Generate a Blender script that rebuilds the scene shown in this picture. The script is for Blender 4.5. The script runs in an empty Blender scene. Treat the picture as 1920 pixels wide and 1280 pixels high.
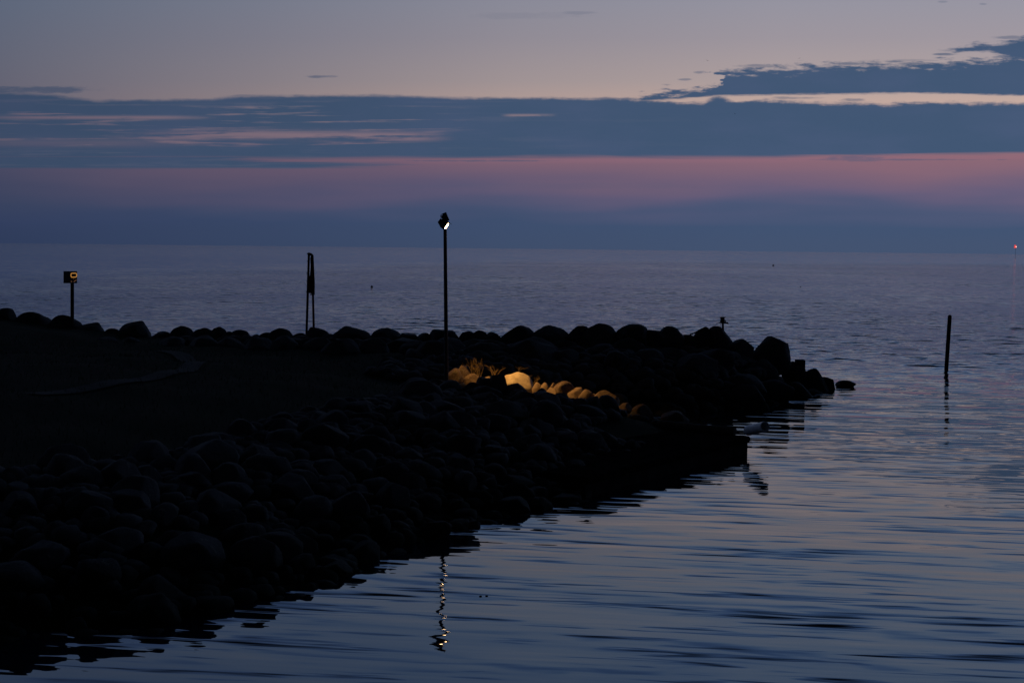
import bpy, bmesh, math, random
import numpy as np
from mathutils import Vector, Matrix, noise as mnoise

random.seed(7)
RNG = np.random.default_rng(11)
S = bpy.context.scene
COL = S.collection

# ------------------------------------------------------------------ camera
F = 2667.0                      # focal length in photo pixels (50 mm on 36 mm)
CAM_H = 4.9
HOR = 466.0                     # horizon row at the picture's middle
PITCH = math.atan((640.0 - HOR) / F)
ROLL = math.radians(-0.62)
cam_d = bpy.data.cameras.new('camera')
cam = bpy.data.objects.new('camera', cam_d)
COL.objects.link(cam)
cam_d.lens = 50.0
cam_d.sensor_width = 36.0
cam_d.clip_start = 0.1
cam_d.clip_end = 60000
cam.location = (0, 0, CAM_H)
R0 = Matrix.Rotation(math.pi / 2 - PITCH, 3, 'X') @ Matrix.Rotation(-ROLL, 3, 'Z')
cam.rotation_euler = R0.to_euler()
S.camera = cam


def ray(x, y):
    return R0 @ Vector(((x - 960) / F, (640 - y) / F, -1.0))


def on_z(x, y, z=0.0):
    r = ray(x, y)
    t = (z - CAM_H) / r.z
    return Vector((r.x * t, r.y * t, z))


def proj(x, y, z):
    q = R0.transposed() @ Vector((x, y, z - CAM_H))
    return 960 + F * q.x / -q.z, 640 - F * q.y / -q.z


def at(x, y, depth):
    r = ray(x, y)
    t = depth / r.y
    return Vector((r.x * t, depth, CAM_H + r.z * t))


# ------------------------------------------------------------------ colour helpers
def lin(c):
    out = []
    for v in c[:3]:
        v = v / 255.0
        out.append(v / 12.92 if v <= 0.04045 else ((v + 0.055) / 1.055) ** 2.4)
    return tuple(out) + (1.0,)


# ------------------------------------------------------------------ node maths
class NX:
    """a tiny expression builder for shader nodes"""
    def __init__(self, tree):
        self.t = tree

    def math(self, op, *a, clamp=False):
        n = self.t.nodes.new('ShaderNodeMath')
        n.operation = op
        n.use_clamp = clamp
        for i, v in enumerate(a):
            if isinstance(v, E):
                self.t.links.new(v.s, n.inputs[i])
            else:
                n.inputs[i].default_value = float(v)
        return E(self, n.outputs[0])

    def vec(self, x, y, z=0.0):
        n = self.t.nodes.new('ShaderNodeCombineXYZ')
        for i, v in enumerate((x, y, z)):
            if isinstance(v, E):
                self.t.links.new(v.s, n.inputs[i])
            else:
                n.inputs[i].default_value = float(v)
        return E(self, n.outputs[0])

    def noise(self, v, scale=1.0, detail=2.0, rough=0.5, dist=0.0):
        n = self.t.nodes.new('ShaderNodeTexNoise')
        n.inputs['Scale'].default_value = scale
        n.inputs['Detail'].default_value = detail
        n.inputs['Roughness'].default_value = rough
        n.inputs['Distortion'].default_value = dist
        self.t.links.new(v.s, n.inputs['Vector'])
        return E(self, n.outputs[0])

    def noise3(self, v, detail=1.0, rough=0.5, dist=0.0):
        n = self.t.nodes.new('ShaderNodeTexNoise')
        n.inputs['Scale'].default_value = 1.0
        n.inputs['Detail'].default_value = detail
        n.inputs['Roughness'].default_value = rough
        n.inputs['Distortion'].default_value = dist
        self.t.links.new(v.s, n.inputs['Vector'])
        sp = self.t.nodes.new('ShaderNodeSeparateColor')
        self.t.links.new(n.outputs['Color'], sp.inputs[0])
        return E(self, sp.outputs[0]) - 0.5, E(self, sp.outputs[1]) - 0.5

    def smooth(self, v, a, b):
        n = self.t.nodes.new('ShaderNodeMapRange')
        n.interpolation_type = 'SMOOTHSTEP'
        self.t.links.new(v.s, n.inputs[0])
        n.inputs[1].default_value = a
        n.inputs[2].default_value = b
        return E(self, n.outputs[0])

    def ramp(self, v, pts, lo, hi, ease='LINEAR'):
        """pts: [(position, colour)] given in v's own units"""
        f = (v - lo) * (1.0 / (hi - lo))
        n = self.t.nodes.new('ShaderNodeValToRGB')
        n.color_ramp.interpolation = ease
        el = n.color_ramp.elements
        while len(el) < len(pts):
            el.new(0.5)
        for e, (p, c) in zip(el, pts):
            e.position = (p - lo) / (hi - lo)
            e.color = c
        self.t.links.new(f.s, n.inputs[0])
        return E(self, n.outputs[0])

    def pw(self, v, pts):
        """piecewise linear scalar function, up to 32 knots"""
        lo, hi = pts[0][0], pts[-1][0]
        vals = [p[1] for p in pts]
        a, b = min(vals), max(vals)
        if b == a:
            b = a + 1
        r = self.ramp(v, [(p, ((q - a) / (b - a),) * 3 + (1,)) for p, q in pts], lo, hi)
        return r * (b - a) + a

    def mix(self, f, a, b):
        n = self.t.nodes.new('ShaderNodeMix')
        n.data_type = 'RGBA'
        for sock, v in ((n.inputs[0], f), (n.inputs[6], a), (n.inputs[7], b)):
            if isinstance(v, E):
                self.t.links.new(v.s, sock)
            else:
                sock.default_value = v
        return E(self, n.outputs[2])

    def scale(self, c, f):
        n = self.t.nodes.new('ShaderNodeVectorMath')
        n.operation = 'SCALE'
        self.t.links.new(c.s, n.inputs[0])
        if isinstance(f, E):
            self.t.links.new(f.s, n.inputs['Scale'])
        else:
            n.inputs['Scale'].default_value = f
        return E(self, n.outputs[0])


class E:
    def __init__(self, nx, s):
        self.nx, self.s = nx, s

    def __add__(self, o): return self.nx.math('ADD', self, o)
    __radd__ = __add__
    def __sub__(self, o): return self.nx.math('SUBTRACT', self, o)
    def __rsub__(self, o): return self.nx.math('SUBTRACT', o, self)
    def __mul__(self, o): return self.nx.math('MULTIPLY', self, o)
    __rmul__ = __mul__
    def __truediv__(self, o): return self.nx.math('DIVIDE', self, o)
    def max(self, o): return self.nx.math('MAXIMUM', self, o)
    def min(self, o): return self.nx.math('MINIMUM', self, o)
    def inv(self): return self.nx.math('SUBTRACT', 1.0, self)


# ------------------------------------------------------------------ sky
def build_world():
    w = bpy.data.worlds.new('World')
    S.world = w
    w.use_nodes = True
    w.cycles.sampling_method = 'NONE'
    t = w.node_tree
    t.nodes.clear()
    nx = NX(t)
    out = t.nodes.new('ShaderNodeOutputWorld')
    tc = t.nodes.new('ShaderNodeTexCoord')
    sep = t.nodes.new('ShaderNodeSeparateXYZ')
    t.links.new(tc.outputs['Generated'], sep.inputs[0])
    dx, dy, dz = (E(nx, sep.outputs[i]) for i in range(3))
    h = dy.max(0.35)
    U = dx / h * F                      # to the right of straight ahead
    P = dz / h * F                      # above the horizon
    P = P + U * math.tan(ROLL)         # the cloud layers slope a little to the right
    X = U + 960
    # noises in sky space
    nA = nx.noise(nx.vec(X * (1 / 230), P * (1 / 70)), 1, 5, 0.55)
    nB = nx.noise(nx.vec(X * (1 / 80) + 7, P * (1 / 14)), 1, 5, 0.62)
    nC = nx.noise(nx.vec(X * (1 / 300) + 3, P * (1 / 9) + 5), 1, 4, 0.6, 0.4)
    nD = nx.noise(nx.vec(X * (1 / 30) + 1, P * (1 / 7) + 4), 1, 3, 0.6)
    nL = nx.noise(nx.vec(X * (1 / 520) + 11, P * (1 / 60) + 2), 1, 2, 0.5)

    Pw = P + (nL - 0.5) * 110 * nx.smooth(P, 172, 110) * nx.smooth(P, 5, 60)
    left = nx.ramp(Pw, [(-40, lin((46, 58, 87))), (0, lin((46, 59, 88))), (45, lin((50, 62, 93))),
                        (85, lin((56, 66, 94))), (125, lin((66, 70, 96))), (170, lin((77, 76, 100))),
                        (275, lin((101, 98, 113))), (340, lin((99, 101, 117))), (465, lin((93, 103, 123))),
                        (600, lin((92, 107, 135))), (800, lin((86, 108, 146))), (1000, lin((80, 104, 150)))], -40, 1000)
    right = nx.ramp(Pw, [(-40, lin((66, 83, 112))), (0, lin((68, 84, 113))), (45, lin((66, 84, 115))),
                         (70, lin((78, 88, 119))), (98, lin((103, 94, 122))), (135, lin((122, 99, 120))),
                         (172, lin((144, 106, 118))), (215, lin((170, 134, 138))), (272, lin((196, 170, 160))),
                         (310, lin((178, 162, 160))), (390, lin((160, 152, 160))), (465, lin((151, 150, 163))),
                         (560, lin((142, 153, 176))), (700, lin((124, 147, 182))), (850, lin((106, 137, 184))),
                         (1000, lin((90, 124, 180)))], -40, 1000)
    xf = (X * (1 / 1920.0)).max(-0.6).min(1.4)
    s = nx.pw(xf, [(-0.6, 0.0), (0.0, 0.0), (0.25, 0.33), (0.5, 0.70), (0.75, 0.93), (1.0, 1.0), (1.4, 0.95)])
    base = nx.mix(s, left, right)

    ccol = nx.mix(s, lin((57, 74, 100)), lin((66, 87, 116)))
    ccol = nx.mix(nx.smooth(nC + (nB - .5) * .4, 0.50, 0.72) * 0.40 * nx.smooth(X, 1500, 500), ccol, nx.mix(s, lin((84, 88, 108)), lin((98, 104, 126))))
    ccol = nx.mix(nx.smooth(nA, 0.35, 0.75) * 0.5, ccol, nx.mix(s, lin((66, 77, 106)), lin((76, 92, 124))))

    # ---- main bank of cloud
    top = nx.pw(X, [(-400, 300), (0, 289), (90, 285), (190, 274), (400, 277), (450, 283), (700, 284), (900, 279),
                    (1180, 279), (1240, 272), (1310, 270), (1335, 283), (1375, 272), (1420, 277), (1500, 270),
                    (1700, 268), (1780, 271), (1920, 268), (2400, 272)])
    lump = nx.noise(nx.vec(X * (1 / 28) + 2, P * (1 / 40)), 1, 3, 0.55)
    rag = nx.smooth(X, 800, 1350) * 0.55 + 0.45
    m_top = nx.smooth(top + ((nB - 0.5) * 18 + (lump - 0.5) * 9 + (nD - .5) * 8) * rag - P, -4, 5)
    bot = nx.pw(X, [(-400, 168), (0, 168), (780, 167), (1000, 168), (1450, 168), (1560, 172), (1920, 175), (2400, 178)])
    m_bot = nx.smooth(P - bot + (nC - 0.5) * 13, -3, 6)
    bar_low = nx.smooth(P - 149 + (nC - .5) * 8, -2, 3) * nx.smooth(P + (nC - .5) * 4, 163, 159) * nx.smooth(X + (nC - .5) * 500, 760, 560)
    fill = nx.smooth(P, 155, 158) * nx.smooth(P, 172, 169) * nx.smooth(X + (nC - .5) * 300, 560, 420)
    main = (m_top * m_bot).max(bar_low).max(fill)
    # streaks of clearer sky let through on the left half
    win = nx.smooth(X, 920, 620) * nx.smooth(P, 186, 196) * nx.smooth(P, 268, 258)
    gap = nx.smooth(nC + (nB - .5) * .25, 0.52, 0.70) * win
    c1 = nx.pw(X, [(-300, 200), (0, 199), (240, 204), (420, 213), (600, 209), (760, 207), (900, 207)])
    dn = (P - c1) * (1 / 8.0)
    st1 = nx.math('POWER', 2.718, dn * dn * -1.0) * nx.smooth(X, 160, 330) * nx.smooth(X, 860, 740) * nx.smooth(nC + (nB - .5) * .5, 0.34, 0.56)
    dn2 = (P - 243) * (1 / 3.2)
    st2 = nx.math('POWER', 2.718, dn2 * dn2 * -1.0) * nx.smooth(X, -100, 90) * nx.smooth(X, 420, 280) * nx.smooth(nB, 0.3, 0.5)
    dn3 = (P - 196) * (1 / 8.0)
    st3 = nx.math('POWER', 2.718, dn3 * dn3 * -1.0) * nx.smooth(X, 420, 180) * 0.45
    dn4 = (P - 247) * (1 / 2.2)
    st4 = nx.math('POWER', 2.718, dn4 * dn4 * -1.0) * nx.smooth(X, 930, 960) * nx.smooth(X, 1045, 1010) * nx.smooth(nB, 0.35, 0.6) * 0.6
    holes = gap.max(st1).max(st2).max(st3).max(st4)
    gapcol = nx.mix(s, lin((100, 90, 108)), lin((152, 128, 135)))
    # ---- upper bank on the right
    Xs = X + (nB - .5) * 150 + (nD - .5) * 50
    top2 = nx.pw(Xs, [(1120, 255), (1165, 276), (1240, 288), (1300, 293), (1340, 306), (1348, 326), (1400, 331),
                     (1500, 338), (1600, 342), (1700, 339), (1780, 347), (1840, 350), (1920, 356), (2400, 400)])
    bot2 = nx.pw(X, [(1120, 280), (1180, 272), (1290, 280), (1330, 283), (1600, 286), (1700, 287), (1920, 284), (2400, 286)])
    up = nx.smooth(top2 + (nB - 0.5) * 30 + (lump - 0.5) * 12 + (nD - .5) * 34 - P, -7, 9) * nx.smooth(P - bot2 + (nC - .5) * 9 + (nD - .5) * 5, -2, 3)
    # ragged piece above it
    top3 = nx.pw(X, [(1740, 362), (1770, 368), (1810, 376), (1860, 380), (1890, 388), (1920, 392), (2400, 430)])
    bot3 = nx.pw(X, [(1740, 366), (1790, 362), (1840, 362), (1870, 352), (1920, 346), (2400, 340)])
    up = up * nx.smooth(X, 1150, 1200)
    up3 = nx.smooth(X, 1735, 1775) * nx.smooth(top3 + (nB - .5) * 34 + (nD - .5) * 26 - P, -5, 7) * nx.smooth(P - bot3 + (nB - .5) * 28 + (nD - .5) * 22, -5, 7)
    # scraps
    def scrap(cx, cy, rx, ry, k):
        a = (X - cx) * (1.0 / rx)
        b = (P - (HOR - cy)) * (1.0 / ry)
        return nx.smooth((a * a + b * b) + (nB - .5) * 1.8 + (nD - .5) * 1.6, 1.0, 0.0) * k
    sc = scrap(602, 148, 36, 3.4, .6).max(scrap(60, 172, 150, 9, .7)).max(scrap(1075, 31, 40, 4, .22))
    sc = sc.max(scrap(980, 36, 120, 8, .10)).max(scrap(1305, 140, 18, 3.5, .5)).max(scrap(1275, 153, 14, 2.6, .5))
    sc = sc.max(scrap(1755, 107, 26, 3, .7)).max(scrap(1665, 120, 26, 3, .7)).max(scrap(1700, 124, 40, 4, .8))
    sc = sc.max(scrap(1580, 124, 44, 3.5, .7)).max(scrap(1590, 191, 34, 4, .6).max(scrap(1480, 187, 60, 3.5, .5)).max(scrap(1420, 128, 60, 4, .5)).max(scrap(1850, 96, 60, 5, .5)).max(scrap(1880, 76, 50, 4, .5))).max(scrap(1750, 11, 12, 2.6, .3)).max(scrap(1825, 15, 9, 2.4, .3))
    sc = sc.max(scrap(470, 184, 70, 4, .45)).max(scrap(1690, 118, 60, 3, .3))
    # thin blue bar inside the rosy band
    bar = scrap(1600, 299, 75, 8, .55).max(scrap(1690, 301, 240, 2, .5)).max(scrap(900, 303, 160, 2.4, .6))
    bar = bar.max(scrap(1060, 350, 480, 8, .10))
    mask = (main * holes.inv()).max(up).max(up3).max(sc).max(bar)
    col = nx.mix(main * holes, base, gapcol)
    col = nx.mix(mask.min(1.0), col, ccol)
    # rosy rim light under the bank's lower edge
    dr = (P - (bot - 5)) * (1 / 4.0)
    rim = nx.math('POWER', 2.718, dr * dr * -1.0) * nx.smooth(X, 420, 1100) * 0.22
    col = nx.mix(rim * bar.inv(), col, lin((150, 106, 124)))

    # ---- towards the zenith and behind the viewer: the darkening Nishita dusk sky
    sky = t.nodes.new('ShaderNodeTexSky')
    sky.sky_type = 'NISHITA'
    sky.sun_disc = False
    sky.sun_elevation = math.radians(-3.0)
    sky.sun_rotation = math.radians(18)
    sky.altitude = 5
    nish = nx.scale(E(nx, sky.outputs[0]), 0.12)
    dusk = nx.mix(0.8, nish, lin((14, 18, 27)))
    hi = nx.smooth(dz, 0.36, 0.58)
    back = nx.smooth(dy, 0.45, -0.15)
    far = nx.math('MAXIMUM', hi, back)
    col = nx.mix(far, col, dusk)
    bg = t.nodes.new('ShaderNodeBackground')
    t.links.new(col.s, bg.inputs['Color'])
    bg.inputs['Strength'].default_value = 1.0
    t.links.new(bg.outputs[0], out.inputs['Surface'])


build_world()


# ------------------------------------------------------------------ materials
def new_mat(name):
    m = bpy.data.materials.new(name)
    m.use_nodes = True
    t = m.node_tree
    b = t.nodes['Principled BSDF']
    return m, t, b, NX(t)


def plain(name, col, rough=0.6, metal=0.0, var=0.25, nscale=12.0, bump=0.002, spec=0.15):
    m, t, b, nx = new_mat(name)
    tc = t.nodes.new('ShaderNodeTexCoord')
    v = E(nx, tc.outputs['Object'])
    n = nx.noise(v, nscale, 5, 0.6)
    c = nx.mix(nx.smooth(n, 0.3, 0.7), tuple(x * (1 - var) for x in col) + (1,), tuple(min(1, x * (1 + var)) for x in col) + (1,))
    t.links.new(c.s, b.inputs['Base Color'])
    b.inputs['Roughness'].default_value = rough
    b.inputs['Metallic'].default_value = metal
    b.inputs['Specular IOR Level'].default_value = spec
    bp = t.nodes.new('ShaderNodeBump')
    bp.inputs['Distance'].default_value = bump
    t.links.new(n.s, bp.inputs['Height'])
    t.links.new(bp.outputs[0], b.inputs['Normal'])
    return m


def stone_mat(name, ca, cb, cc, sc=1.0):
    m, t, b, nx = new_mat(name)
    geo = t.nodes.new('ShaderNodeNewGeometry')
    oi = t.nodes.new('ShaderNodeObjectInfo')
    tc = t.nodes.new('ShaderNodeTexCoord')
    pos = E(nx, geo.outputs['Position'])
    obj = E(nx, tc.outputs['Object'])
    rnd = E(nx, oi.outputs['Random'])
    big = nx.noise(pos, 2.3 * sc, 5, 0.65)
    fine = nx.noise(pos, 38, 4, 0.7)
    patch = nx.noise(pos, 7, 4, 0.6)
    c = nx.mix(nx.smooth(big + (rnd - .5) * .5, 0.3, 0.7), ca + (1,), cb + (1,))
    c = nx.mix(nx.smooth(fine, 0.45, 0.7) * 0.55, c, cc + (1,))
    c = nx.mix(nx.smooth(patch, 0.62, 0.68) * 0.5, c, (0.16, 0.15, 0.12, 1))       # lichen
    sep = t.nodes.new('ShaderNodeSeparateXYZ')
    t.links.new(geo.outputs['Position'], sep.inputs[0])
    z = E(nx, sep.outputs[2]) + (big - .5) * 0.5
    wet = nx.smooth(z, 0.75, 0.25)
    c = nx.mix(wet * 0.9, c, (0.012, 0.015, 0.008, 1))                             # weed at the tide line
    t.links.new(c.s, b.inputs['Base Color'])
    rr = wet * -0.08 + 0.90
    t.links.new(rr.s, b.inputs['Roughness'])
    b.inputs['Specular IOR Level'].default_value = 0.12
    bp = t.nodes.new('ShaderNodeBump')
    bp.inputs['Distance'].default_value = 0.03
    bp.inputs['Strength'].default_value = 0.8
    hgt = patch * 0.8 + fine * 0.35
    t.links.new(hgt.s, bp.inputs['Height'])
    t.links.new(bp.outputs[0], b.inputs['Normal'])
    return m


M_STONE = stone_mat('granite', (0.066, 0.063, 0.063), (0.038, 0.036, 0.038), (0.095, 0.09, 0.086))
M_STONE_LIT = stone_mat('granite_floodlit', (0.20, 0.15, 0.11), (0.07, 0.05, 0.04), (0.26, 0.20, 0.15), 2.6)  # lit copy of the granite: floodlight painted in as a paler, warmer colour
M_STONE_LIT_BRIGHT = stone_mat('granite_floodlit_bright', (0.42, 0.36, 0.27), (0.27, 0.21, 0.15), (0.50, 0.44, 0.34), 2.6)  # brightest lit copy: extra floodlight strength put into the base colour
M_IRON = plain('dark_painted_steel', (0.03, 0.03, 0.034), 0.5, 0.0, 0.3, 30)
M_POLE = plain('galvanised_pole', (0.06, 0.055, 0.06), 0.55, 0.2, 0.25, 40)
M_WOOD = plain('weathered_timber', (0.055, 0.045, 0.038), 0.85, 0.0, 0.4, 9, 0.01)
M_BOARD = plain('daymark_board', (0.07, 0.02, 0.02), 0.7, 0.0, 0.25, 8)
M_RLEG = plain('red_painted_leg', (0.16, 0.03, 0.05), 0.6, 0.0, 0.25, 8)
M_SIGN = plain('sign_sheet', (0.025, 0.03, 0.045), 0.5, 0.0, 0.25, 14)
M_CONC = plain('tarred_deck', (0.015, 0.013, 0.012), 1.0, 0.0, 0.45, 3.5, 0.01, 0.0)
M_CONCD = plain('quay_face', (0.02, 0.02, 0.018), 0.9, 0.0, 0.5, 3.0, 0.02, 0.03)
M_PIPE = plain('grey_plastic_pipe', (0.80, 0.83, 0.85), 0.35, 0.0, 0.10, 6)
M_RUBBER = plain('buoy_plastic', (0.03, 0.02, 0.02), 0.5, 0.0, 0.2, 6)
M_FEATHER = plain('gull_feather', (0.10, 0.10, 0.11), 0.8, 0.0, 0.3, 6)
M_STALK = plain('dry_stalk', (0.20, 0.14, 0.065), 0.8, 0.0, 0.35, 14)
M_GRASS = plain('grass_blade', (0.016, 0.024, 0.007), 0.9, 0.0, 0.4, 2.0)
M_LEAF = plain('drift_leaf', (0.03, 0.025, 0.02), 0.8, 0.0, 0.3, 20)


def emit_mat(name, col, strength):
    m, t, b, nx = new_mat(name)
    b.inputs['Base Color'].default_value = (0.6, 0.6, 0.6, 1)
    b.inputs['Emission Color'].default_value = col + (1,)
    b.inputs['Emission Strength'].default_value = strength
    return m


M_LENS = emit_mat('lamp_glass', (1.0, 0.62, 0.30), 24.0)
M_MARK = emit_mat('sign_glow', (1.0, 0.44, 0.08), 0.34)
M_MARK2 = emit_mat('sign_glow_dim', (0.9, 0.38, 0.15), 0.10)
M_RED = emit_mat('red_light', (1.0, 0.06, 0.05), 0.75)
M_REDCORE = emit_mat('red_light_core', (1.0, 0.55, 0.45), 1.6)


def ground_mat():
    m, t, b, nx = new_mat('turf_and_soil')
    geo = t.nodes.new('ShaderNodeNewGeometry')
    pos = E(nx, geo.outputs['Position'])
    n = nx.noise(pos, 0.8, 6, 0.65)
    f = nx.noise(pos, 14, 4, 0.7)
    c = nx.mix(nx.smooth(n, 0.35, 0.65), (0.012, 0.018, 0.006, 1), (0.020, 0.021, 0.010, 1))
    c = nx.mix(nx.smooth(f, 0.4, 0.7) * 0.5, c, (0.010, 0.012, 0.006, 1))
    t.links.new(c.s, b.inputs['Base Color'])
    b.inputs['Roughness'].default_value = 1.0
    b.inputs['Specular IOR Level'].default_value = 0.05
    bp = t.nodes.new('ShaderNodeBump')
    bp.inputs['Distance'].default_value = 0.06
    t.links.new(f.s, bp.inputs['Height'])
    t.links.new(bp.outputs[0], b.inputs['Normal'])
    return m


M_GROUND = ground_mat()
M_PATH = plain('trodden_gravel', (0.0105, 0.0115, 0.008), 0.95, 0.0, 0.3, 8, 0.02)


def water_mat():
    m, t, b, nx = new_mat('sea_water')
    geo = t.nodes.new('ShaderNodeNewGeometry')
    sep = t.nodes.new('ShaderNodeSeparateXYZ')
    t.links.new(geo.outputs['Position'], sep.inputs[0])
    x, y = E(nx, sep.outputs[0]), E(nx, sep.outputs[1])
    # turn the wave field a few degrees, so that crests slope a little to the right
    a = math.radians(8)
    xr = x * math.cos(a) - y * math.sin(a)
    yr = x * math.sin(a) + y * math.cos(a)
    gust = nx.noise(nx.vec(x * 0.012, y * 0.010), 1, 2, 0.5)
    open_ = nx.smooth(y - x * 0.12 + (gust - .5) * 24, 42, 72)                      # outside the breakwater's shelter
    gust2 = nx.noise(nx.vec(x * 0.0016 + 4, y * 0.0012 + 2), 1, 3, 0.55)
    lull = nx.smooth(gust, 0.28, 0.62) * 0.6 + 0.3 + nx.smooth(y - x * 0.9, 120, 420) * nx.smooth(gust2, 0.35, 0.6) * 0.6
    s1x, s1y = nx.noise3(nx.vec(xr * 0.13, yr * 0.60), 1, 0.4, 0.3)
    s2x, s2y = nx.noise3(nx.vec(xr * 0.36 + 9, yr * 2.0), 2, 0.55, 0.5)
    s3x, s3y = nx.noise3(nx.vec(xr * 0.50 + 3, yr * 5.2), 2, 0.55, 0.3)
    s4x, s4y = nx.noise3(nx.vec(xr * 0.62 + 5, yr * 1.25 + 8), 3, 0.68, 0.3)
    s5x, s5y = nx.noise3(nx.vec(xr * 0.09 + 2, yr * 0.045 + 1), 3, 0.65)
    q = y + (x * -1.0).max(0.0) * 5.2 - x.max(0.0) * 0.5 + (gust2 - .5) * 260
    still = nx.smooth(q, 360, 720)                                                  # slack water far out
    r = open_ * lull * (1.0 - still * 0.88)
    sx = s1x * 0.022 + s2x * 0.060 + s3x * 0.045 + s4x * r * 0.8
    line = (s3y - 0.055).max(0.0) * 0.95 + (s2y - 0.08).max(0.0) * 0.40
    sy = s1y * 0.038 + s2y * 0.065 + s3y * 0.055 + line + (s4y * 1.9 + (s4y - 0.05).max(0.0) * 2.0 + s5y * 0.70) * r - 0.009
    nv = nx.vec(sx * -1.0, sy * -1.0, 1.0)
    nn = t.nodes.new('ShaderNodeVectorMath')
    nn.operation = 'NORMALIZE'
    t.links.new(nv.s, nn.inputs[0])
    t.links.new(nn.outputs[0], b.inputs['Normal'])
    b.inputs['Base Color'].default_value = (0.006, 0.012, 0.024, 1)
    rg = open_ * (1.0 - still * 0.8) * 0.09 + 0.012
    t.links.new(rg.s, b.inputs['Roughness'])
    b.inputs['IOR'].default_value = 1.47
    b.inputs['Specular IOR Level'].default_value = 0.5
    return m


M_WATER = water_mat()


# ------------------------------------------------------------------ object helpers
def link(name, me, mat=None, parent=None, loc=(0, 0, 0)):
    o = bpy.data.objects.new(name, me)
    COL.objects.link(o)
    o.location = loc
    if mat is not None and me is not None and not me.materials:
        me.materials.append(mat)
    if parent:
        o.parent = parent
    return o


def tag(o, label=None, cat=None, group=None, kind=None):
    if label: o['label'] = label
    if cat: o['category'] = cat
    if group: o['group'] = group
    if kind: o['kind'] = kind
    return o


def empty(name, loc, label, cat, group=None):
    o = link(name, None, loc=loc)
    o.empty_display_size = 0.2
    return tag(o, label, cat, group)


class MB:
    def __init__(self):
        self.b = bmesh.new()

    def box(self, size, mat=None, bevel=0.0):
        mat = mat or Matrix()
        g = bmesh.ops.create_cube(self.b, size=1.0, matrix=mat @ Matrix.Diagonal((*size, 1)))
        if bevel:
            es = list({e for v in g['verts'] for e in v.link_edges})
            bmesh.ops.bevel(self.b, geom=es, offset=bevel, segments=2, affect='EDGES', profile=0.6)
        return self

    def tube(self, p, q, r0, r1=None, seg=12):
        p, q = Vector(p), Vector(q)
        r1 = r0 if r1 is None else r1
        d = q - p
        rot = d.to_track_quat('Z', 'Y').to_matrix().to_4x4()
        bmesh.ops.create_cone(self.b, cap_ends=True, segments=seg, radius1=r0, radius2=r1, depth=d.length,
                              matrix=Matrix.Translation((p + q) / 2) @ rot)
        return self

    def path(self, pts, r, seg=8):
        for a, c in zip(pts, pts[1:]):
            self.tube(a, c, r, seg=seg)
        return self

    def ball(self, c, r, sc=(1, 1, 1), sub=3):
        bmesh.ops.create_icosphere(self.b, subdivisions=sub, radius=r,
                                   matrix=Matrix.Translation(c) @ Matrix.Diagonal((*sc, 1)))
        return self

    def prism(self, front, back):
        vf = [self.b.verts.new(p) for p in front]
        vb = [self.b.verts.new(p) for p in back]
        self.b.faces.new(vf)
        self.b.faces.new(vb[::-1])
        n = len(vf)
        for i in range(n):
            self.b.faces.new((vf[i], vb[i], vb[(i + 1) % n], vf[(i + 1) % n]))
        return self

    def mesh(self, name, smooth=True):
        bmesh.ops.recalc_face_normals(self.b, faces=self.b.faces)
        me = bpy.data.meshes.new(name)
        self.b.to_mesh(me)
        self.b.free()
        if smooth:
            for p in me.polygons:
                p.use_smooth = True
            me.set_sharp_from_angle(angle=math.radians(40))
        return me


def grid_mesh(name, xs, ys, Z, mat):
    nxx, nyy = len(xs), len(ys)
    XX, YY = np.meshgrid(xs, ys)
    co = np.stack([XX, YY, Z], -1).reshape(-1, 3).astype(np.float32)
    i = np.arange((nyy - 1) * (nxx - 1))
    r, c = i // (nxx - 1), i % (nxx - 1)
    a = r * nxx + c
    faces = np.stack([a, a + 1, a + nxx + 1, a + nxx], -1).astype(np.int32)
    me = bpy.data.meshes.new(name)
    me.vertices.add(len(co))
    me.vertices.foreach_set('co', co.ravel())
    me.loops.add(faces.size)
    me.loops.foreach_set('vertex_index', faces.ravel())
    me.polygons.add(len(faces))
    me.polygons.foreach_set('loop_start', np.arange(len(faces), dtype=np.int32) * 4)
    me.polygons.foreach_set('use_smooth', np.ones(len(faces), bool))
    me.update()
    me.validate()
    me.materials.append(mat)
    return me


# ------------------------------------------------------------------ the water
def geo_steps(a, b, first, k):
    v, s = [a], first
    while v[-1] < b:
        v.append(v[-1] + s)
        s *= k
    return np.array(v)


wy = geo_steps(-40, 40000, 4.0, 1.12)
wxp = geo_steps(0, 30000, 6.0, 1.18)
wx = np.concatenate([-wxp[:0:-1], wxp])
water = link('water', grid_mesh('water', wx, wy, np.zeros((len(wy), len(wx))), M_WATER))
tag(water, kind='structure')

# ------------------------------------------------------------------ the land
shore_px = [(-700, 1260), (-300, 1200), (0, 1190), (250, 1176), (400, 1146), (560, 1104), (633, 1070), (670, 1050),
            (770, 1018), (833, 995), (933, 965), (1027, 942), (1070, 936)]
poly = [(p.x, p.y) for p in (on_z(x, y) for x, y in shore_px)]
J0, J1 = on_z(1402, 848), on_z(1412, 812)          # the jetty's outer corners at the water
J2 = on_z(1167, 914)
jd = (J0 - J2).normalized()
poly += [(J2.x - jd.x * .9 - jd.y * .35, J2.y - jd.y * .9 + jd.x * .35), (J0.x - .9, J0.y + .35), (J0.x - .4, J0.y + 2.0), (4.6, 38.2), (3.2, 39.4), (1.9, 41.2), (2.8, 42.6)]
bw_px = [(1180, 776), (1290, 771), (1400, 762), (1480, 747), (1530, 734), (1560, 724)]
poly += [(p.x, p.y) for p in (on_z(x, y) for x, y in bw_px)]
poly += [(12.2, 52.6), (10.2, 54.8), (5, 55.6), (-2, 55.5), (-12, 57), (-22, 60), (-60, 70), (-60, 10)]
PA = np.array(poly)
PB = np.roll(PA, -1, 0)


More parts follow.
